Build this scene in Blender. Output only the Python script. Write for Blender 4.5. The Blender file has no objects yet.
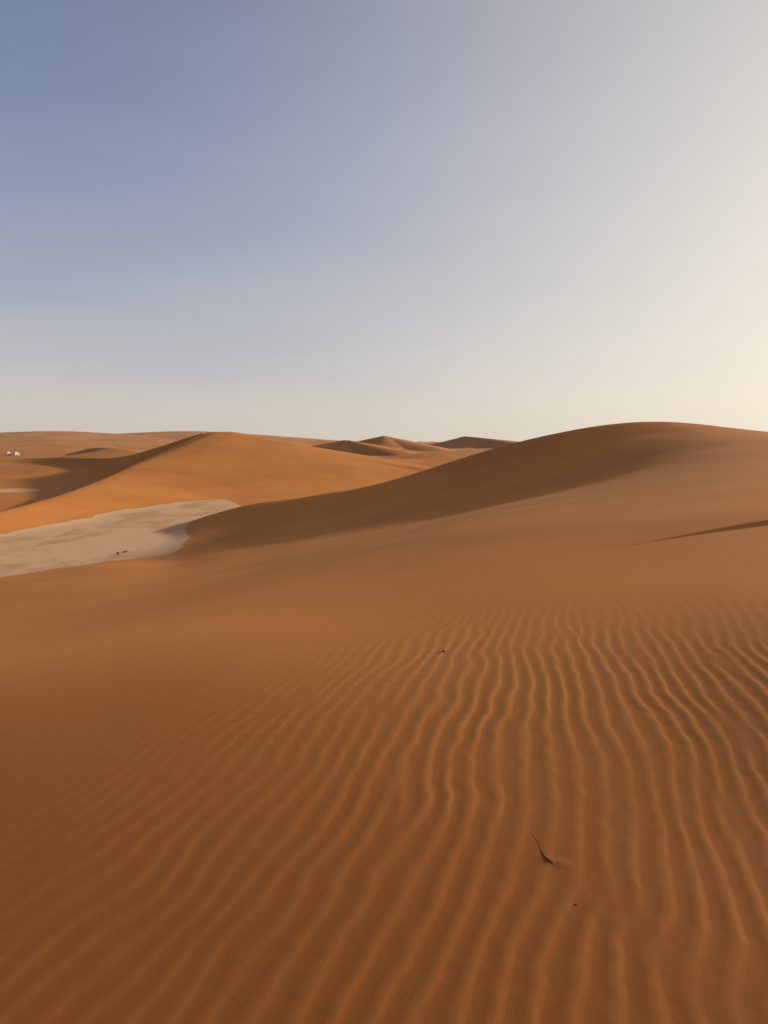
import bpy, math, random
import numpy as np
from mathutils import Vector

PI = math.pi
sc = bpy.context.scene
col = sc.collection
rng = random.Random(7)

# ------------------------------------------------------------------ camera
F_PX, HOR, EYE = 769.0, 445.0, 1.6
cam_d = bpy.data.cameras.new("camera")
cam = bpy.data.objects.new("camera", cam_d)
col.objects.link(cam)
cam.location = (0, 0, EYE)
pitch = math.atan((512 - HOR) / F_PX)
cam.rotation_euler = (PI / 2 - pitch, 0, 0)
cam_d.sensor_fit = 'VERTICAL'
cam_d.sensor_height = 36
cam_d.sensor_width = 27
cam_d.lens = F_PX / 1024 * 36
cam_d.clip_start = 0.05
cam_d.clip_end = 20000
sc.camera = cam

def ray(px, py):
    """horizontal azimuth (clockwise from +Y) and tangent of the depression of a sight line"""
    u, v = (px - 384) / F_PX, (512 - py) / F_PX
    y = math.cos(pitch) + v * math.sin(pitch)
    z = -math.sin(pitch) + v * math.cos(pitch)
    h = math.hypot(u, y)
    return math.atan2(u, y), -z / h

def pt(px, py, r):
    a, t = ray(px, py)
    return (r * math.sin(a), r * math.cos(a), EYE - t * r)

# ------------------------------------------------------------------ noise
def _hash(ix, iy, seed):
    n = (ix * 374761393 + iy * 668265263 + seed * 2147483647) & 0x7fffffff
    n = ((n ^ (n >> 13)) * 1274126177) & 0x7fffffff
    return (n ^ (n >> 16)) & 0xffff

def perlin(x, y, seed=0):
    xi = np.floor(x).astype(np.int64); yi = np.floor(y).astype(np.int64)
    fx, fy = x - xi, y - yi
    sx = fx * fx * fx * (fx * (fx * 6 - 15) + 10); sy = fy * fy * fy * (fy * (fy * 6 - 15) + 10)
    def g(a, b):
        ang = _hash(xi + a, yi + b, seed) * (2 * PI / 65536)
        return np.cos(ang) * (fx - a) + np.sin(ang) * (fy - b)
    n0 = g(0, 0) * (1 - sx) + g(1, 0) * sx
    n1 = g(0, 1) * (1 - sx) + g(1, 1) * sx
    return (n0 * (1 - sy) + n1 * sy) * 1.5

def sstep(a, b, x):
    t = np.clip((x - a) / (b - a), 0, 1)
    return t * t * (3 - 2 * t)

# ------------------------------------------------------------------ near sand sheet
# columns by azimuth; each has heights at ranges from the standing point
PXC = [-900, -250, 0, 128, 200, 256, 320, 384, 450, 500, 576, 640, 700, 768, 1000, 1800]
RN = [0.3, 2.0, 4.0, 7.0, 10, 20, 35, 45, 54, 60, 65, 69, 76, 90, 115, 140]
def zz(px, py, r):
    return pt(px, py, r)[2]
def colm(px):
    """rows of (range, height) for the sight column px"""
    near = {0.3: 0.0, 2.0: -.02, 4.0: -.07}
    base = {
     0:   [(7, -.42), (10, -.85), (20, -2.6), (35, -4.55), (49, -5.9), (56, -6.6), (65, -8.5), (80, -10), (140, -16)],
     128: [(7, -.36), (10, -.72), (20, -2.3), (35, -4.2), (45, -5.2), (55, -5.98), (62, -6.6), (70, -8.5), (80, -10), (140, -16)],
     158: [(7, -.33), (10, -.68), (20, -2.2), (35, -4.2), (50, -5.65), (58, -6.05), (63, -6.4), (70, -6.9), (80, -9), (140, -16)],
     175: [(7, -.32), (10, -.66), (20, -2.1), (35, -4.15), (48, -5.5), (56, -5.8), (63, -5.88), (70, -5.9), (78, -6.4), (92, -9), (140, -16)],
     200: [(7, -.3), (10, -.62), (20, -2.0), (35, -3.95), (50, -5.25), (57, -5.75), (62, -5.65), (67, -5.42), (74, zz(200, 517, 74)), (84, -6.2), (100, -9), (140, -16)],
     256: [(7, -.26), (10, -.54), (20, -1.75), (35, -3.6), (50, -4.85), (58, -5.3), (63, -4.95), (67, -4.3), (72, zz(256, 501, 72)), (80, -5.6), (98, -9), (140, -16)],
     320: [(7, -.21), (10, -.45), (20, -1.4), (35, -3.0), (51, -4.25), (60, -4.45), (65, -3.5), (69, zz(320, 492.5, 69)), (78, -4.8), (96, -8), (140, -16)],
     384: [(7, -.16), (10, -.34), (20, -1.05), (35, -2.35), (52, -3.4), (59, -2.95), (67, zz(384, 481, 67)), (76, -3.8), (94, -7), (140, -16)],
     450: [(7, -.10), (10, -.22), (20, -.68), (35, -1.6), (52, -2.4), (59, -1.15), (66, zz(450, 461, 66)), (75, -2.0), (95, -6), (140, -16)],
     500: [(7, -.05), (10, -.13), (20, -.42), (35, -1.1), (51, -1.6), (59, -.02), (66, zz(500, 445, 66)), (76, -1), (95, -5), (140, -15)],
     576: [(7, .02), (10, .0), (20, -.08), (35, -.45), (49, -.55), (58, 1.05), (66, zz(576, 427.5, 66)), (77, .8), (98, -4), (140, -14)],
     640: [(7, .08), (10, .1), (20, .2), (35, .3), (48, .72), (58, 1.95), (66, zz(640, 420.5, 66)), (77, 1.8), (98, -3), (140, -13)],
     700: [(7, .13), (10, .17), (20, .42), (35, .85), (48, 1.5), (58, 2.55), (66, zz(700, 423.5, 66)), (77, 2.0), (98, -3), (140, -13)],
     768: [(7, .19), (10, .26), (20, .62), (35, 1.15), (46, 1.7), (56, 2.35), (64, zz(768, 431.5, 64)), (76, 1.5), (98, -3), (140, -13)],
     900: [(7, .26), (10, .35), (20, .75), (35, 1.2), (46, 1.4), (56, 1.6), (63, 1.5), (76, .2), (98, -4), (140, -13)],
     1300:[(7, .34), (10, .42), (20, .6), (35, .6), (46, .3), (56, -.2), (63, -.8), (76, -2), (98, -5), (140, -13)],
     -400:[(7, -.5), (10, -.95), (20, -2.6), (35, -5.0), (45, -6.02), (54, -7), (65, -8.5), (80, -10), (140, -16)],
    }[px]
    rows = [(r, z) for r, z in near.items()] + base
    return np.array(rows)

def pchip(x, y, xq):
    x = np.asarray(x, float); y = np.asarray(y, float)
    h = np.diff(x); d = np.diff(y, axis=0) / h.reshape((-1,) + (1,) * (y.ndim - 1))
    m = np.zeros_like(y)
    h0 = h[:-1].reshape((-1,) + (1,) * (y.ndim - 1)); h1 = h[1:].reshape((-1,) + (1,) * (y.ndim - 1))
    mm = (h1 * d[:-1] + h0 * d[1:]) / (h0 + h1)      # three-point slopes (smooth, small overshoot)
    m[1:-1] = mm; m[0] = d[0]; m[-1] = d[-1]
    xq = np.clip(xq, x[0], x[-1])
    i = np.clip(np.searchsorted(x, xq) - 1, 0, len(x) - 2)
    t = (xq - x[i]) / h[i]
    sh = (-1,) + (1,) * (y.ndim - 1)
    t = t.reshape(sh); hh = h[i].reshape(sh)
    return ((2*t**3 - 3*t**2 + 1) * y[i] + (t**3 - 2*t**2 + t) * hh * m[i]
            + (-2*t**3 + 3*t**2) * y[i+1] + (t**3 - t**2) * hh * m[i+1])

COLS = [-400, 0, 128, 158, 175, 200, 256, 320, 384, 450, 500, 576, 640, 700, 768, 900, 1300]
NR, NA = 700, 900
LR = np.linspace(math.log(.3), math.log(140), NR)
def column(c):
    T = colm(c)
    k = np.nonzero((T[:, 0] > 58) & (T[:, 0] < 73))[0]
    k = k[np.argmax(T[k, 1])] if len(k) else None
    if k is None or T[k, 1] < T[k - 1, 1]:
        return pchip(np.log(T[:, 0]), T[:, 1], LR)
    a = pchip(np.log(T[:k + 1, 0]), T[:k + 1, 1], LR)      # up to the crest
    b = pchip(np.log(T[k:, 0]), T[k:, 1], LR)              # beyond it
    return np.where(LR <= math.log(T[k, 0]), a, b)
tab = np.stack([column(c) for c in COLS], 1)   # NR x ncol
az_nodes = np.array([ray(c, HOR)[0] for c in COLS])
AZ = np.linspace(-PI, PI, NA * 4 + 1)
A0, A1 = az_nodes[0], az_nodes[-1]
aq = np.linspace(A0, A1, NA)
tabf = pchip(az_nodes, tab.T, aq)                  # NA x NR
# blur the table so that no kink survives
def blur(a, s, axis):
    k = np.exp(-0.5 * (np.arange(-3 * s, 3 * s + 1) / s) ** 2); k /= k.sum()
    p = [(0, 0), (0, 0)]; p[axis] = (3 * s, 3 * s)
    b = np.pad(a, p, mode='edge')
    return np.apply_along_axis(lambda v: np.convolve(v, k, mode='valid'), axis, b)
_a, _b = blur(tabf, 12, 0), blur(tabf, 32, 0)
_w = sstep(math.log(36), math.log(50), LR)[None, :]
tabf = _b * (1 - _w) + _a * _w
def blur_far(a):
    # range blur: wide near the viewer, narrow at the ridge so its crest stays firm
    b = blur(a, 14, 1); c = blur(a, 9, 1); d = blur(a, 1, 1)
    w = sstep(math.log(25), math.log(42), LR)[None, :]; w2 = sstep(math.log(57), math.log(62), LR)[None, :]
    return (b * (1 - w) + c * w) * (1 - w2) + d * w2
tabf = blur_far(tabf)

def near_h(az, r):
    fa = np.clip((az - A0) / (A1 - A0), 0, 1) * (NA - 1)
    fr = np.clip((np.log(np.maximum(r, .3)) - LR[0]) / (LR[-1] - LR[0]), 0, 1) * (NR - 1)
    i = np.minimum(fa.astype(int), NA - 2); j = np.minimum(fr.astype(int), NR - 2)
    s, t = fa - i, fr - j
    # smooth in both directions (cubic Hermite would be finer; the table is dense enough)
    z = (tabf[i, j] * (1 - s) * (1 - t) + tabf[i + 1, j] * s * (1 - t)
         + tabf[i, j + 1] * (1 - s) * t + tabf[i + 1, j + 1] * s * t)
    # behind the standing point the sand goes on as a plain slope
    out = sstep(0.0, 1.2, np.maximum(A0 - az, az - A1))
    zb = -.25 - .0 * r - 5.5 * sstep(6, 120, r) - 6 * sstep(110, 200, r)
    z = z * (1 - out) + zb * out
    return np.where(r > 140, -16.0, z)

# ------------------------------------------------------------------ far land: floor and dunes with crests
FLOOR = -6.0
def seg_field(x, y, P, sl, sr, rnd, nearest=False):
    """height of a dune whose crest follows the polyline P (x, y, z); sl/sr = slopes on the left/right of travel"""
    best = np.full(x.shape, -1e9); bd = np.full(x.shape, 1e9)
    nseg = len(P) - 1
    SL = np.interp(np.linspace(0, 1, nseg + 1), np.linspace(0, 1, len(sl)), sl) if isinstance(sl, (list, tuple)) else [sl] * (nseg + 1)
    SR = np.interp(np.linspace(0, 1, nseg + 1), np.linspace(0, 1, len(sr)), sr) if isinstance(sr, (list, tuple)) else [sr] * (nseg + 1)
    for q_, ((ax, ay, az_), (bx, by, bz)) in enumerate(zip(P[:-1], P[1:])):
        dx, dy = bx - ax, by - ay
        L2 = dx * dx + dy * dy
        t = np.clip(((x - ax) * dx + (y - ay) * dy) / L2, 0, 1)
        qx, qy = x - (ax + t * dx), y - (ay + t * dy)
        d = np.hypot(qx, qy)
        side = dx * qy - dy * qx            # >0 : left
        L = math.sqrt(L2)
        w = np.clip(side / (L * np.maximum(d, 1e-3)), -1, 1) * .5 + .5
        w = sstep(0.3, 0.7, w)
        a_ = SL[q_] + (SL[q_ + 1] - SL[q_]) * t; b_ = SR[q_] + (SR[q_ + 1] - SR[q_]) * t
        sl_ = b_ + (a_ - b_) * w
        h = az_ + (bz - az_) * t - sl_ * (np.sqrt(d * d + rnd * rnd) - rnd)
        best = np.where(d < bd, h, best) if nearest else np.maximum(best, h)
        bd = np.minimum(bd, d)
    return best

def left_of(x, y, P):
    bd = np.full(x.shape, 1e9); sd_ = np.zeros(x.shape); zc = np.zeros(x.shape)
    for (ax, ay, az_), (bx, by, bz) in zip(P[:-1], P[1:]):
        dx, dy = bx - ax, by - ay
        t = np.clip(((x - ax) * dx + (y - ay) * dy) / (dx * dx + dy * dy), 0, 1)
        qx, qy = x - (ax + t * dx), y - (ay + t * dy)
        d = np.hypot(qx, qy); s_ = dx * qy - dy * qx
        sd_ = np.where(d < bd, s_, sd_); zc = np.where(d < bd, az_ + (bz - az_) * t, zc); bd = np.minimum(bd, d)
    return sd_ > 0, bd, zc

def crest(pts, n=6):
    P = np.array([pt(*p) for p in pts])
    if len(P) < 3: return [tuple(p) for p in P]
    s = np.concatenate([[0], np.cumsum(np.hypot(*np.diff(P[:, :2], axis=0).T))])
    q = np.linspace(0, s[-1], (len(P) - 1) * n + 1)
    return [tuple(p) for p in pchip(s, P, q)]

DUNES = [
  # label, crest (px, py, range), slope left, slope right, rounding, apron
  dict(key='star', label="broad orange dune with sunlit flank rising behind the pale pan",
       crests=[
         (crest([(-50, 524, 75), (0, 512, 82), (39, 502, 93), (80, 489, 108), (125, 470, 132), (160, 455, 150), (205, 434.3, 178)]), .60, [.25, .20, .15, .14, .14, .15, .17], 1.2),
         (crest([(206, 432.8, 178), (185, 439, 183), (155, 448.5, 190), (122, 457.5, 200), (90, 458.5, 212), (60, 458, 225), (30, 457.5, 240)]), [.62, .60, .55, .50, .42, .25, .12], [.16, .15, .14, .12, .10, .10, .10], .6),
         (crest([(205, 433.5, 178), (222, 431.8, 184), (243, 434.8, 192), (262, 440.5, 203), (300, 453, 215), (350, 462, 228)]), .2, .20, 3.0),
       ]),
  dict(key='left', label="low tan dune swell along the far left skyline",
       crests=[
         (crest([(-160, 436, 420), (-60, 437.5, 400), (0, 436.5, 400), (35, 433.6, 410), (66, 431.6, 420), (86, 437, 425), (130, 438, 435), (165, 437.2, 440), (185, 431.6, 450), (215, 434.5, 470), (262, 438, 480)]), .06, .075, 14.0),
         (crest([(55, 456.5, 300), (75, 452, 285), (96, 447.8, 270), (120, 449.2, 256), (140, 452.5, 246)]), .05, [.50, .64, .60, .14, .08], .6),
         (crest([(-60, 452.5, 300), (0, 454, 295), (25, 453.5, 290), (60, 456.5, 280), (100, 458.5, 270), (125, 459, 250)]), .06, .075, 6.0),
       ]),
  dict(key='mid', label="small sharp crested dunes with dark lee faces at the centre of the skyline",
       crests=[
         (crest([(303, 456, 312), (320, 450.5, 303), (335, 445.5, 295), (347, 440.0, 288), (356, 443.5, 290), (366, 446.5, 286)]), .16, .62, .4),
         (crest([(360, 447, 325), (372, 441.5, 328), (384, 435.8, 324), (397, 440.5, 326), (412, 444, 320)]), .2, .40, .5),
         (crest([(258, 439.8, 330), (275, 438.6, 345), (330, 440.2, 360), (350, 441.5, 370)]), .08, .12, 5.0),
       ]),
  dict(key='right', label="dark pointed dune on the skyline just left of the near ridge",
       crests=[
         (crest([(405, 443.5, 425), (430, 443.8, 415), (450, 441.8, 405), (467, 436.5, 392), (480, 440.5, 388), (500, 445, 384)]), .10, .6, .7),
         (crest([(385, 458, 225), (415, 459, 235), (440, 452, 250), (470, 450, 260)]), .1, .26, 2.0),
       ]),
]
def far_parts(x, y, r, az):
    base = FLOOR + perlin(x / 90, y / 90, 3) * .25 * sstep(110, 220, r)
    # ground lifts gently away from the pan and carries low dunes out to the horizon
    rise = np.interp(r, [0, 165, 200, 240, 300, 400, 600, 900, 6000], [0, 0, 1.2, 3.2, 4.3, 5.4, 6.8, 7.3, 8.5])
    n = perlin(x / 170 + 3.1, y / 120, 5)
    rd = (1 - np.abs(n)) ** 2
    roll = (rd - .35) * 4.2 * sstep(420, 800, r) + (1 - np.abs(perlin(x / 60, y / 45, 8))) ** 2 * 1.3 * sstep(260, 420, r)
    base = base + rise + roll
    parts = [base]
    for D in DUNES:
        hs = [seg_field(x, y, P, sl, sr, rnd, isinstance(sr, list)) for q_, (P, sl, sr, rnd) in enumerate(D['crests'])]
        h = np.maximum.reduce(hs) if D['key'] != 'star' else np.maximum(smax(hs[0], hs[2], 3.0), hs[1])
        if D['key'] == 'star':
            # the hollow between the two arms belongs to their steep inner faces alone
            lf, dd, zc = left_of(x, y, D['crests'][0][0] + D['crests'][1][0][1:])
            h = np.where(lf, np.maximum(hs[0], hs[1]), -smax(-h, -(zc + .16 * dd), np.clip(.22 * dd, .01, 1.2)))
            h = h + perlin(x / 24 + 4, y / 34, 6) * .40 * sstep(105, 140, r)
        parts.append(h)
    return parts

def smax(a, b, k):
    h = np.clip(k - np.abs(a - b), 0, None) / k
    return np.maximum(a, b) + h * h * k * .25

# ------------------------------------------------------------------ ripples
def ripple_mask(x, y, r):
    wob = perlin(x / 1.3, y / 1.9, 21) * .5
    far = 1 - sstep(5.4, 8.9, y + wob + np.clip(-x, 0, 3) * .3 + np.clip(x - .8, 0, 9) * .28)
    edge = -1.95 + .37 * (y - 2.9)              # left limit line
    left = sstep(-.75, 1.0, x - edge + wob * .5)
    back = sstep(-6, -3, y)
    patch = .82 + .35 * perlin(x / .9, y / 1.4, 23)
    rightf = 1 - sstep(9, 14, x)
    weak = (1 - .3 * sstep(4.5, 6.5, y)) * (.42 + .58 * sstep(-1.3, .35, x - .12 * (y - 3)))
    return np.clip(far * left * back * patch * rightf * weak, 0, 1.1)

def ripple_h(x, y):
    u, v = x * .97, y
    lam = .113
    yy = np.linspace(-20, 30, 2001)
    tn = np.interp(yy, [0, 2.0, 3.0, 4.0, 6.0, 9.0], [.30, .28, .25, .17, .24, .27])
    G = np.cumsum(tn) * (yy[1] - yy[0]); G -= np.interp(3, yy, G)
    curve = -np.interp(y, yy, G) * .97
    curve = curve - .17 * np.clip(-x - .05, 0, 2.5) * np.tanh((y - 2.6) / .9) * .7
    bend = (perlin(u / 2.4 + 5, v / 1.7, 11) * .12 + perlin(u / .95, v / .8 + 7, 12) * .04
            + perlin(u / .42, v / .36, 13) * .022 + perlin(u / .14, v / .12, 17) * .008)
    ph = 2 * PI * (u + bend + curve) / lam
    n1 = perlin(u / .36 + 9, v / .75, 31); n2 = perlin(u / .36, v / .75 + 4, 32)
    z = np.exp(1j * ph) * (1 + 1.65 * (n1 + 1j * n2))
    a = np.angle(z) / (2 * PI) + .5             # 0..1 sawtooth-ready phase
    amp = np.clip(np.abs(z) * 1.5, 0, 1.0)
    # gentle rise over the first part, short steeper fall towards the sun side
    p = .70
    up = .5 - .5 * np.cos(PI * np.clip(a / p, 0, 1))
    dn = .5 + .5 * np.cos(PI * np.clip((a - p) / (1 - p), 0, 1))
    prof = np.where(a < p, up ** 1.35, dn)
    return (prof - .5) * amp * (1 + .25 * perlin(u / .5, v / .4, 35))

RIP_AMP = .0041
def scarp(x, y):
    """a knife-thin slip edge crossing the sand on the right"""
    P0 = pt(636, 541, 12.1); P1 = pt(768, 520, 13.4)
    dx, dy = P1[0] - P0[0], P1[1] - P0[1]
    L = math.hypot(dx, dy); dx /= L; dy /= L
    t = (x - P0[0]) * dx + (y - P0[1]) * dy
    d = -(x - P0[0]) * dy + (y - P0[1]) * dx        # >0 : beyond the edge
    d = d - .05 * np.sin(t * .9)
    H = .078 * sstep(-.8, 3.1, t) * (1 - sstep(9, 16, t)) + .0
    front = H * np.clip(d / (.01 + 1.4 * H) + 1, 0, 1)
    back = 1 - sstep(0, 5.0, d)
    return front * back

def height(x, y, full=False):
    x = np.asarray(x, float); y = np.asarray(y, float)
    r = np.hypot(x, y); az = np.arctan2(x, y)
    nz = near_h(az, r)
    nz = nz + perlin(x / 9, y / 9, 41) * .04 * sstep(6, 20, r) + perlin(x / 2.6, y / 3.4, 42) * .012
    nz = nz + scarp(x, y)
    parts = far_parts(x, y, r, az)
    f = parts[0]; own = np.zeros(x.shape, int)
    for k, h in enumerate(parts[1:], 1):
        own = np.where(h > f, k, own)
        f = smax(f, h, .45)
    z = smax(nz, f, .35)
    isnear = nz > f - .0
    a_, t_ = ray(559, 857); rm = 1.63 / t_
    mx_, my_ = rm * math.sin(a_), rm * math.cos(a_)
    z = z + .0075 * np.exp(-(((x - mx_) / .045) ** 2 + ((y - my_) / .028) ** 2))     # sand banked up beside the twig
    if not full:
        m = ripple_mask(x, y, r) if True else 0
        return z + np.where(r < 16, ripple_h(x, y) * RIP_AMP * m, 0)
    return z, f, nz, own, isnear

# ------------------------------------------------------------------ grid
def log_steps(a, b, st):
    n = int(math.log(b / a) / st) + 1
    return list(np.exp(np.linspace(math.log(a), math.log(b), n)))
rings = np.array(log_steps(.4, 1.7, .02)[:-1] + log_steps(1.7, 10.8, .0048)[:-1] + log_steps(10.8, 14.6, .0018)[:-1] + log_steps(14.6, 700, .0052)[:-1] + log_steps(700, 6000, .02))
dense = np.linspace(math.radians(-33), math.radians(33), 1250)
side = np.linspace(math.radians(33), math.radians(60), 90)[1:]
rest = np.linspace(math.radians(60), math.radians(300), 160)[1:-1]
azs = np.concatenate([dense, side, rest, -side[::-1]])
R_, A_ = np.meshgrid(rings, azs, indexing='ij')
X = R_ * np.sin(A_); Y = R_ * np.cos(A_)
nr, na = X.shape
Z = np.empty_like(X); FH = np.empty_like(X); NZ = np.empty_like(X)
OWN = np.empty(X.shape, int); NEAR = np.empty(X.shape, bool)
for i0 in range(0, nr, 100):
    sl = slice(i0, min(nr, i0 + 100))
    Z[sl], FH[sl], NZ[sl], OWN[sl], NEAR[sl] = height(X[sl], Y[sl], full=True)
k = int(np.searchsorted(rings, 17))
RM = np.zeros_like(X)
RM[:k] = ripple_mask(X[:k], Y[:k], R_[:k])
Z[:k] += ripple_h(X[:k], Y[:k]) * RIP_AMP * RM[:k]

# clay: bare floor of the pans, ragged with sand tongues
def clay_mask(x, y, z):
    r = np.hypot(x, y)
    n = perlin(x / 9, y / 26, 51) * .09 + perlin(x / 2.2, y / 5.5, 52) * .05
    m = 1 - sstep(.07, .30, (z - FLOOR) + n - .02)
    lim = np.interp(np.arctan2(x, y), [ray(p_, HOR)[0] for p_ in (0, 100, 222, 234, 250, 275)], [70, 90, 108, 101, 86, 55])
    m = m * (1 - sstep(0, 5, r - lim + n * 12))
    ax, ay, _ = pt(-12, 486, 143)
    far = 1 - sstep(.75, 1.0, np.hypot((x - ax) / 9, (y - ay) / 8) + n * .5)
    return np.clip(m + far * sstep(135, 140, r), 0, 1)
CL = clay_mask(X, Y, Z) * (Y > 20)

# vertex normals over the whole sheet so that neighbouring pieces shade as one
def sheet_normals():
    P = np.stack([X, Y, Z], -1)
    du = np.empty_like(P); du[1:-1] = P[2:] - P[:-2]; du[0] = P[1] - P[0]; du[-1] = P[-1] - P[-2]
    dv = np.roll(P, -1, 1) - np.roll(P, 1, 1)
    N = np.cross(dv, du)
    N /= np.linalg.norm(N, axis=-1, keepdims=True)
    N[N[..., 2] < 0] *= -1
    return N
NRM = sheet_normals()

# face ownership
fo = np.zeros((nr - 1, na), int)      # 0 open desert floor, 1..4 dunes, 5 sand in front, 6 near ridge, 7 clay pan
o = OWN[:-1]; fo[:] = o
near_f = NEAR[:-1]
rr = R_[:-1]; aa = A_[:-1]
fo[near_f] = 5
toe_px = np.array([60, 175, 200, 256, 320, 384, 450, 500, 576, 640, 700, 768, 1000])
toe_r = np.array([70, 58, 53, 51.5, 50.5, 49.5, 48, 46.5, 44, 42.5, 42, 42, 42])
toe = np.interp(aa, [ray(p, HOR)[0] for p in toe_px], toe_r) + 1.0 * np.sin(aa * 23)
fo[near_f & (rr > toe)] = 6
fo[near_f & (rr > 90)] = 6
fo[(aa > math.radians(60)) & near_f] = 5
fo[(~near_f) & (FH[:-1] < FLOOR + .32) & (rr < 128) & (Y[:-1] > 20)] = 7
fo[(CL[:-1] > .5) & (rr < 130)] = 7

# ------------------------------------------------------------------ materials
def nodes_of(m):
    m.use_nodes = True
    nt = m.node_tree; nt.nodes.clear()
    return nt, nt.nodes.new, nt.links.new

def make_sand():
    m = bpy.data.materials.new("dune_sand")
    nt, N, L = nodes_of(m)
    out = N('ShaderNodeOutputMaterial'); b = N('ShaderNodeBsdfPrincipled')
    b.inputs['Roughness'].default_value = .95
    b.inputs['Specular IOR Level'].default_value = .09
    geo = N('ShaderNodeNewGeometry')
    def noise(scale, detail=4, rough=.55, stretch=None):
        t = N('ShaderNodeTexNoise'); t.inputs['Scale'].default_value = scale
        t.inputs['Detail'].default_value = detail; t.inputs['Roughness'].default_value = rough
        if stretch:
            mp = N('ShaderNodeMapping'); mp.inputs['Scale'].default_value = stretch
            L(geo.outputs['Position'], mp.inputs['Vector']); L(mp.outputs[0], t.inputs['Vector'])
        else:
            L(geo.outputs['Position'], t.inputs['Vector'])
        return t.outputs['Fac']
    def mix(f, a, c, blend='MIX'):
        x = N('ShaderNodeMix'); x.data_type = 'RGBA'; x.blend_type = blend
        for s, v in ((x.inputs['Factor'], f), (x.inputs['A'], a), (x.inputs['B'], c)):
            if isinstance(v, (int, float)): s.default_value = v
            elif isinstance(v, tuple): s.default_value = v
            else: L(v, s)
        return x.outputs['Result']
    def rng_(v, a, c, lo=0., hi=1.):
        x = N('ShaderNodeMapRange'); x.inputs['From Min'].default_value = a; x.inputs['From Max'].default_value = c
        x.inputs['To Min'].default_value = lo; x.inputs['To Max'].default_value = hi; L(v, x.inputs['Value'])
        return x.outputs['Result']
    def attr(n):
        a = N('ShaderNodeAttribute'); a.attribute_name = n; return a.outputs['Fac']
    far_c = (.60, .235, .058, 1); near_c = (.68, .258, .060, 1); red_c = (.47, .145, .036, 1); fore_shade_c=(.28, .090, .020, 1)
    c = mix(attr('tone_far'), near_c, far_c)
    c = mix(attr('tone_haze'), c, (.66, .335, .155, 1))  # distance haze painted into the colour of the far sand
    c = mix(attr('tone_fore_shade'), c, fore_shade_c)  # foreground shade painted into the sand colour, deepening towards the camera
    c = mix(rng_(noise(.09, 3), .42, .68, 0, .45), c, red_c)
    # grain sorting: paler coarse grains gather on ripple crests
    c = mix(attr('crest'), c, mix(1.0, c, (1.20, 1.36, 1.50, 1), 'MULTIPLY'))
    # streaks of the wind on the far faces
    c = mix(rng_(noise(.05, 5, .6, (1, .35, 1)), .4, .7, 0, .28), c, (.36, .158, .062, 1))
    # fine grain speckle
    c = mix(rng_(noise(700, 2, .7), .40, .65, 0, .45), c, mix(1.0, c, (.72, .70, .68, 1), 'MULTIPLY'))
    c = mix(rng_(noise(14, 4, .6), .38, .7, 0, .16), c, mix(1.0, c, (.76, .74, .74, 1), 'MULTIPLY'))
    clay = mix(rng_(noise(.26, 5, .6, (1, .45, 1)), .50, .60), (.69, .41, .22, 1), (.57, .30, .135, 1))
    clay = mix(rng_(noise(1.3, 4, .6), .45, .7, 0, .5), clay, (.70, .44, .235, 1))
    def add(a, b_, k):
        x = N('ShaderNodeMath'); x.operation = 'MULTIPLY_ADD'; L(b_, x.inputs[0]); x.inputs[1].default_value = k; L(a, x.inputs[2]); return x.outputs[0]
    cm = add(add(attr('clay'), noise(.55, 6, .65, (1, .5, 1)), .9), noise(3.5, 4, .6), .25)
    c = mix(rng_(cm, .96, 1.12), c, clay)
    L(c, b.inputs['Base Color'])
    bp = N('ShaderNodeBump'); bp.inputs['Distance'].default_value = .004; bp.inputs['Strength'].default_value = .22
    L(noise(260, 3, .65), bp.inputs['Height'])
    bp2 = N('ShaderNodeBump'); bp2.inputs['Distance'].default_value = .02; bp2.inputs['Strength'].default_value = .12
    L(noise(9, 4, .5), bp2.inputs['Height']); L(bp.outputs[0], bp2.inputs['Normal'])
    L(bp2.outputs[0], b.inputs['Normal'])
    L(b.outputs[0], out.inputs[0])
    return m
sand = make_sand()

# per-vertex tones: sand by range, painted haze and foreground shade, ripple crests
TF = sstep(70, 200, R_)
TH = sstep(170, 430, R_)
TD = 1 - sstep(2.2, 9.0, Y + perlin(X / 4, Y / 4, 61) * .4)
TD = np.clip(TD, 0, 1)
CR = np.zeros_like(X)
hr = ripple_h(X[:k], Y[:k])
CR[:k] = sstep(.05, .5, hr) * RM[:k] * .62

def piece(name, ids, label=None):
    mask = np.isin(fo, ids)
    i, j = np.nonzero(mask)
    j2 = (j + 1) % na
    q = np.stack([i * na + j, (i + 1) * na + j, (i + 1) * na + j2, i * na + j2], 1)
    used, inv = np.unique(q.ravel(), return_inverse=True)
    me = bpy.data.meshes.new(name)
    n, f = len(used), len(q)
    me.vertices.add(n)
    P = np.stack([X.ravel()[used], Y.ravel()[used], Z.ravel()[used]], 1).astype(np.float32)
    me.vertices.foreach_set('co', P.ravel())
    me.loops.add(4 * f); me.polygons.add(f)
    me.loops.foreach_set('vertex_index', inv.astype(np.int32).reshape(-1, 4)[:, ::-1].ravel())
    me.polygons.foreach_set('loop_start', np.arange(0, 4 * f, 4, dtype=np.int32))
    me.update(calc_edges=True)
    me.polygons.foreach_set('use_smooth', np.ones(f, bool))
    for an, arr in (('clay', CL), ('tone_far', TF), ('tone_haze', TH), ('tone_fore_shade', TD), ('crest', CR)):
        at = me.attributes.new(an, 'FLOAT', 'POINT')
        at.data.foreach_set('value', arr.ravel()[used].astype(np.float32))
    me.materials.append(sand)
    me.normals_split_custom_set_from_vertices(NRM.reshape(-1, 3)[used].astype(np.float32))
    ob = bpy.data.objects.new(name, me); col.objects.link(ob)
    ob['kind'] = 'structure'
    if label: ob['label'] = label
    return ob

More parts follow.
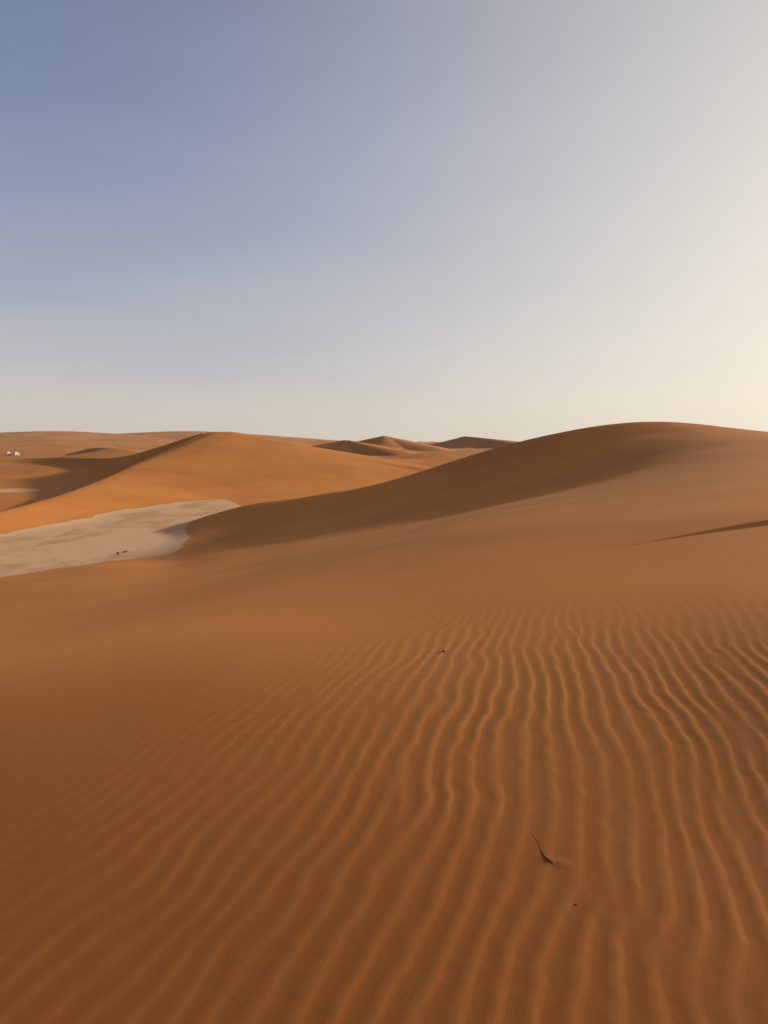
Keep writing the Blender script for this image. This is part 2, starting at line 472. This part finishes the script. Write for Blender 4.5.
piece('ground', [5], "rippled orange sand slope in the foreground")
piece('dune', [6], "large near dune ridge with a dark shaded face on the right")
piece('clay_pan', [7], "pale dry clay pan in the hollow on the left")
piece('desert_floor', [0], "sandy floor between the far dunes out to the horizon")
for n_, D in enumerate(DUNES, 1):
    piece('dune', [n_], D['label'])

# ------------------------------------------------------------------ placing things on the terrain
def hz(x, y):
    return float(height(np.array([x]), np.array([y]))[0])
def on_ground(px, py, r0=1.5, r1=900):
    a, t = ray(px, py)
    rs = np.exp(np.linspace(math.log(r0), math.log(r1), 6000))
    xs, ys = rs * math.sin(a), rs * math.cos(a)
    zs = height(xs, ys)
    hit = np.nonzero(zs >= EYE - t * rs)[0]
    i = hit[0] if len(hit) else len(rs) - 1
    return Vector((xs[i], ys[i], zs[i])), rs[i]

def tag(o, label, cat, group=None):
    o['label'] = label; o['category'] = cat
    if group: o['group'] = group
def simple_mat(name, c1, c2, scale, rough=.85, bump=.3):
    m = bpy.data.materials.new(name)
    nt, N, L = nodes_of(m)
    out = N('ShaderNodeOutputMaterial'); b = N('ShaderNodeBsdfPrincipled'); b.inputs['Roughness'].default_value = rough
    b.inputs['Specular IOR Level'].default_value = .2
    t = N('ShaderNodeTexNoise'); t.inputs['Scale'].default_value = scale; t.inputs['Detail'].default_value = 5
    tc = N('ShaderNodeTexCoord'); L(tc.outputs['Object'], t.inputs['Vector'])
    x = N('ShaderNodeMix'); x.data_type = 'RGBA'; x.inputs['A'].default_value = c1; x.inputs['B'].default_value = c2
    L(t.outputs['Fac'], x.inputs['Factor']); L(x.outputs['Result'], b.inputs['Base Color'])
    bp = N('ShaderNodeBump'); bp.inputs['Strength'].default_value = bump; bp.inputs['Distance'].default_value = .002
    L(t.outputs['Fac'], bp.inputs['Height']); L(bp.outputs[0], b.inputs['Normal'])
    L(b.outputs[0], out.inputs[0])
    return m
wood = simple_mat('dry_twig_wood', (.24, .11, .045, 1), (.12, .055, .022, 1), 60)
stone = simple_mat('brown_stone', (.24, .12, .055, 1), (.13, .06, .028, 1), 120)
canvas = simple_mat('white_canvas', (.80, .76, .68, 1), (.70, .66, .58, 1), 3)
dark_cloth = simple_mat('shaded_opening', (.45, .36, .26, 1), (.38, .30, .21, 1), 3)
shrub_m = simple_mat('dry_shrub_stems', (.34, .20, .085, 1), (.20, .11, .045, 1), 9)

def mesh_obj(name, verts, faces, mat, parent=None, smooth=True):
    me = bpy.data.meshes.new(name); me.from_pydata([tuple(v) for v in verts], [], faces)
    me.update(); me.materials.append(mat)
    if smooth:
        for p in me.polygons: p.use_smooth = True
    ob = bpy.data.objects.new(name, me); col.objects.link(ob)
    if parent: ob.parent = parent
    return ob

def tube(path, radii, sides=7, jit=0.0):
    V, Fc = [], []
    path = [Vector(p) for p in path]
    for i, p in enumerate(path):
        d = (path[min(i + 1, len(path) - 1)] - path[max(i - 1, 0)]).normalized()
        a = d.cross(Vector((0, 0, 1)));  a = a.normalized() if a.length > 1e-4 else Vector((1, 0, 0))
        b_ = d.cross(a)
        for k_ in range(sides):
            t = 2 * PI * k_ / sides; rr_ = radii[i] * (1 + rng.uniform(-jit, jit))
            V.append(p + a * math.cos(t) * rr_ + b_ * math.sin(t) * rr_)
    for i in range(len(path) - 1):
        for k_ in range(sides):
            k2 = (k_ + 1) % sides
            Fc.append((i * sides + k_, i * sides + k2, (i + 1) * sides + k2, (i + 1) * sides + k_))
    Fc.append(tuple(range(sides))[::-1]); Fc.append(tuple((len(path) - 1) * sides + k_ for k_ in range(sides)))
    return V, Fc

# --- the half buried twig
def ground_path(pxs):
    return [on_ground(*p)[0] for p in pxs]
pts = ground_path([(530, 831), (534, 837), (538.5, 843), (541, 850), (545, 857), (549, 860.5), (554, 865)])
lift = [-.0002, .0004, .0001, .0004, .0022, .0030, .0008]
pts = [p + Vector((0, 0, l)) for p, l in zip(pts, lift)]
c0 = pts[3].copy()
V, Fc = tube([p - c0 for p in pts], [.0004, .0006, .0007, .0009, .0021, .0026, .0012], 8, .15)
tw = mesh_obj('twig', V, Fc, wood); tw.location = c0
tag(tw, "thin dark crooked twig half buried in the rippled sand", "twig")
# a forked stub of bark on it
q = pts[4] - c0
V, Fc = tube([q, q + Vector((-.004, .003, .002)), q + Vector((-.008, .006, .0025))], [.0016, .0011, .0005], 6, .1)
fk = mesh_obj('side_shoot', V, Fc, wood, tw)

# --- stones
import bmesh
def make_stone(name, px, py, sx, sy, sz, label, group=None, mat=stone, seed=1):
    p, _ = on_ground(px, py)
    r2 = random.Random(seed)
    bm = bmesh.new(); bmesh.ops.create_icosphere(bm, subdivisions=3, radius=1)
    for v in bm.verts:
        n = v.co.normalized()
        f = 1 + .18 * math.sin(3 * n.x + seed) * math.cos(2.3 * n.y + seed * 2) + .08 * math.sin(7 * n.z + 5 * n.x + seed)
        v.co = Vector((n.x * sx * f, n.y * sy * f, n.z * sz * f))
    me = bpy.data.meshes.new(name); bm.to_mesh(me); bm.free(); me.materials.append(mat)
    for q_ in me.polygons: q_.use_smooth = True
    ob = bpy.data.objects.new(name, me); col.objects.link(ob)
    ob.location = p + Vector((0, 0, sz * .45)); ob.rotation_euler = (0, 0, seed * 1.3)
    tag(ob, label, "stone", group)
    return ob
make_stone('pebble', 576, 905, .0045, .0035, .003, "tiny brown pebble on the sand just below the twig", seed=2)
make_stone('pebble', 444, 652, .017, .011, .009, "dark pebble at the far edge of the sand ripples", seed=4)

# --- dry shrub tufts at the near edge of the pan
def make_shrub(px, py, w, h, n, seed, label):
    p, _ = on_ground(px, py)
    r2 = random.Random(seed)
    V, Fc = [], []
    for i in range(n):
        a = r2.uniform(0, 2 * PI); sp = r2.uniform(.15, 1) * w; hh = h * r2.uniform(.4, 1)
        base = Vector((math.cos(a), math.sin(a), 0)) * r2.uniform(0, .2 * w)
        tip = Vector((math.cos(a) * sp, math.sin(a) * sp, hh))
        mid = (base + tip) * .5 + Vector((r2.uniform(-.1, .1) * w, r2.uniform(-.1, .1) * w, .12 * h))
        v, f = tube([base, mid, tip], [.016, .011, .004], 4)
        o_ = len(V); V += v; Fc += [tuple(k_ + o_ for k_ in q_) for q_ in f]
        for s in range(3):
            tt = r2.uniform(.4, 1); st = mid.lerp(tip, tt)
            e = st + Vector((r2.uniform(-1, 1), r2.uniform(-1, 1), r2.uniform(0, .9))) * .22 * w
            v, f = tube([st, e], [.006, .002], 3); o_ = len(V); V += v; Fc += [tuple(k_ + o_ for k_ in q_) for q_ in f]
    ob = mesh_obj('dry_shrub', V, Fc, shrub_m); ob.location = p - Vector((0, 0, .02))
    tag(ob, label, "shrub", "dry shrubs on the clay pan")
make_shrub(118, 554.5, .16, .19, 40, 3, "darker left one of two dry shrubs at the near edge of the pale pan")
make_shrub(125, 552.5, .24, .16, 30, 5, "brown right one of two dry shrubs at the near edge of the pale pan")

# --- two white tents far off on the left
def make_tent(px, py, w, d, hw, hr_, rot, label):
    p, r = on_ground(px, py, 150)
    root = bpy.data.objects.new('tent', None); col.objects.link(root)
    root.location = p - Vector((0, 0, .03)); root.rotation_euler = (0, 0, rot)
    tag(root, label, "tent", "white tents far off on the left")
    a, b_ = w / 2, d / 2
    V = [(-a, -b_, 0), (a, -b_, 0), (a, b_, 0), (-a, b_, 0), (-a, -b_, hw), (a, -b_, hw), (a, b_, hw), (-a, b_, hw)]
    mesh_obj('wall', V, [(0, 1, 5, 4), (1, 2, 6, 5), (2, 3, 7, 6), (3, 0, 4, 7)], canvas, root, False)
    e = .12
    V = [(-a - e, -b_ - e, hw - .03), (a + e, -b_ - e, hw - .03), (a + e, b_ + e, hw - .03), (-a - e, b_ + e, hw - .03),
         (-a * .35, 0, hr_), (a * .35, 0, hr_)]
    mesh_obj('roof', V, [(0, 1, 5, 4), (2, 3, 4, 5), (1, 2, 5), (3, 0, 4), (3, 2, 1, 0)], canvas, root, False)
    V = [(-.3, -b_ - .02, .02), (.3, -b_ - .02, .02), (.3, -b_ - .02, hw * .85), (-.3, -b_ - .02, hw * .85)]
    mesh_obj('door', V, [(0, 1, 2, 3)], dark_cloth, root, False)
    return r
rt = make_tent(8.4, 455.2, 1.1, 1.1, .6, 1.15, .9, "left one of two small white tents far off in the dunes")
rt2 = make_tent(16.2, 455.2, 1.4, 1.2, .55, 1.05, 1.0, "right one of two small white tents far off in the dunes")
open('/tmp/dbg.txt', 'w').write(str((rt, rt2)))

# ------------------------------------------------------------------ light and sky
SUN_AZ, SUN_EL = math.radians(63), math.radians(14.3)
sd = bpy.data.lights.new("sun", 'SUN'); sd.energy = 5.0; sd.angle = math.radians(3.0); sd.color = (1.0, .87, .68)
so = bpy.data.objects.new("sun", sd); col.objects.link(so)
dirv = Vector((math.sin(SUN_AZ) * math.cos(SUN_EL), math.cos(SUN_AZ) * math.cos(SUN_EL), math.sin(SUN_EL)))
so.rotation_euler = dirv.to_track_quat('Z', 'Y').to_euler()
so.location = dirv * 50

w = bpy.data.worlds.new("World"); sc.world = w; w.use_nodes = True
nt = w.node_tree; nt.nodes.clear(); N = nt.nodes.new; L = nt.links.new
out = N('ShaderNodeOutputWorld'); bg = N('ShaderNodeBackground'); sky = N('ShaderNodeTexSky')
sky.sky_type = 'NISHITA'; sky.sun_disc = False; sky.sun_elevation = SUN_EL; sky.sun_rotation = SUN_AZ
sky.dust_density = 4.5; sky.air_density = 1.0; sky.ozone_density = 1.2; sky.altitude = 600
# dusty evening sky: haze bands by elevation, brightening towards the low sun
tc = N('ShaderNodeTexCoord'); sx = N('ShaderNodeSeparateXYZ'); L(tc.outputs['Generated'], sx.inputs[0])
def M(op, a, b_=None, clamp=False):
    n = N('ShaderNodeMath'); n.operation = op; n.use_clamp = clamp
    for q_, v in ((n.inputs[0], a), (n.inputs[1], b_)):
        if v is None: continue
        if isinstance(v, (int, float)): q_.default_value = v
        else: L(v, q_)
    return n.outputs[0]
ramp = N('ShaderNodeValToRGB'); cr = ramp.color_ramp; cr.interpolation = 'B_SPLINE'
stops = [(0.0, (.66, .58, .50)), (.05, (.65, .595, .54)), (.11, (.53, .52, .55)), (.20, (.37, .405, .50)),
         (.36, (.222, .272, .435)), (.50, (.158, .203, .335)), (.75, (.12, .15, .24)), (1.0, (.10, .125, .21))]
while len(cr.elements) < len(stops): cr.elements.new(.5)
for e, (p_, c_) in zip(cr.elements, stops): e.position = p_; e.color = (*c_, 1)
el = M('ADD', sx.outputs['Z'], 0.0, True)
# faint uneven haze so the bands are not perfectly level
nz_ = N('ShaderNodeTexNoise'); nz_.inputs['Scale'].default_value = 1.6; nz_.inputs['Detail'].default_value = 4
mpp = N('ShaderNodeMapping'); mpp.inputs['Scale'].default_value = (1, 1, 7); L(tc.outputs['Generated'], mpp.inputs[0]); L(mpp.outputs[0], nz_.inputs['Vector'])
el2 = M('ADD', el, M('MULTIPLY', M('SUBTRACT', nz_.outputs['Fac'], .5), .12), True)
L(el2, ramp.inputs[0])
dt = N('ShaderNodeVectorMath'); dt.operation = 'DOT_PRODUCT'; L(tc.outputs['Generated'], dt.inputs[0]); dt.inputs[1].default_value = dirv
d0 = M('MAXIMUM', dt.outputs['Value'], 0.0)
f = M('MULTIPLY', M('POWER', M('DIVIDE', d0, .75), 2.3), .71)
f = M('MULTIPLY', f, M('SUBTRACT', 1.06, M('MULTIPLY', el, .75)))
f = M('MINIMUM', f, 1.0)
mx = N('ShaderNodeMix'); mx.data_type = 'RGBA'; L(f, mx.inputs['Factor']); L(ramp.outputs[0], mx.inputs['A']); mx.inputs['B'].default_value = (.95, .86, .72, 1)
sk = N('ShaderNodeMix'); sk.data_type = 'RGBA'; sk.blend_type = 'MULTIPLY'; sk.inputs['Factor'].default_value = 1
L(sky.outputs[0], sk.inputs['A']); sk.inputs['B'].default_value = (.13, .13, .13, 1)
m2 = N('ShaderNodeMix'); m2.data_type = 'RGBA'; m2.inputs['Factor'].default_value = .10
L(mx.outputs['Result'], m2.inputs['A']); L(sk.outputs['Result'], m2.inputs['B'])
L(m2.outputs['Result'], bg.inputs[0]); bg.inputs[1].default_value = 1.0
L(bg.outputs[0], out.inputs[0])

sc.view_settings.view_transform = 'Standard'; sc.view_settings.look = 'None'
sc.view_settings.exposure = 0; sc.view_settings.gamma = 1
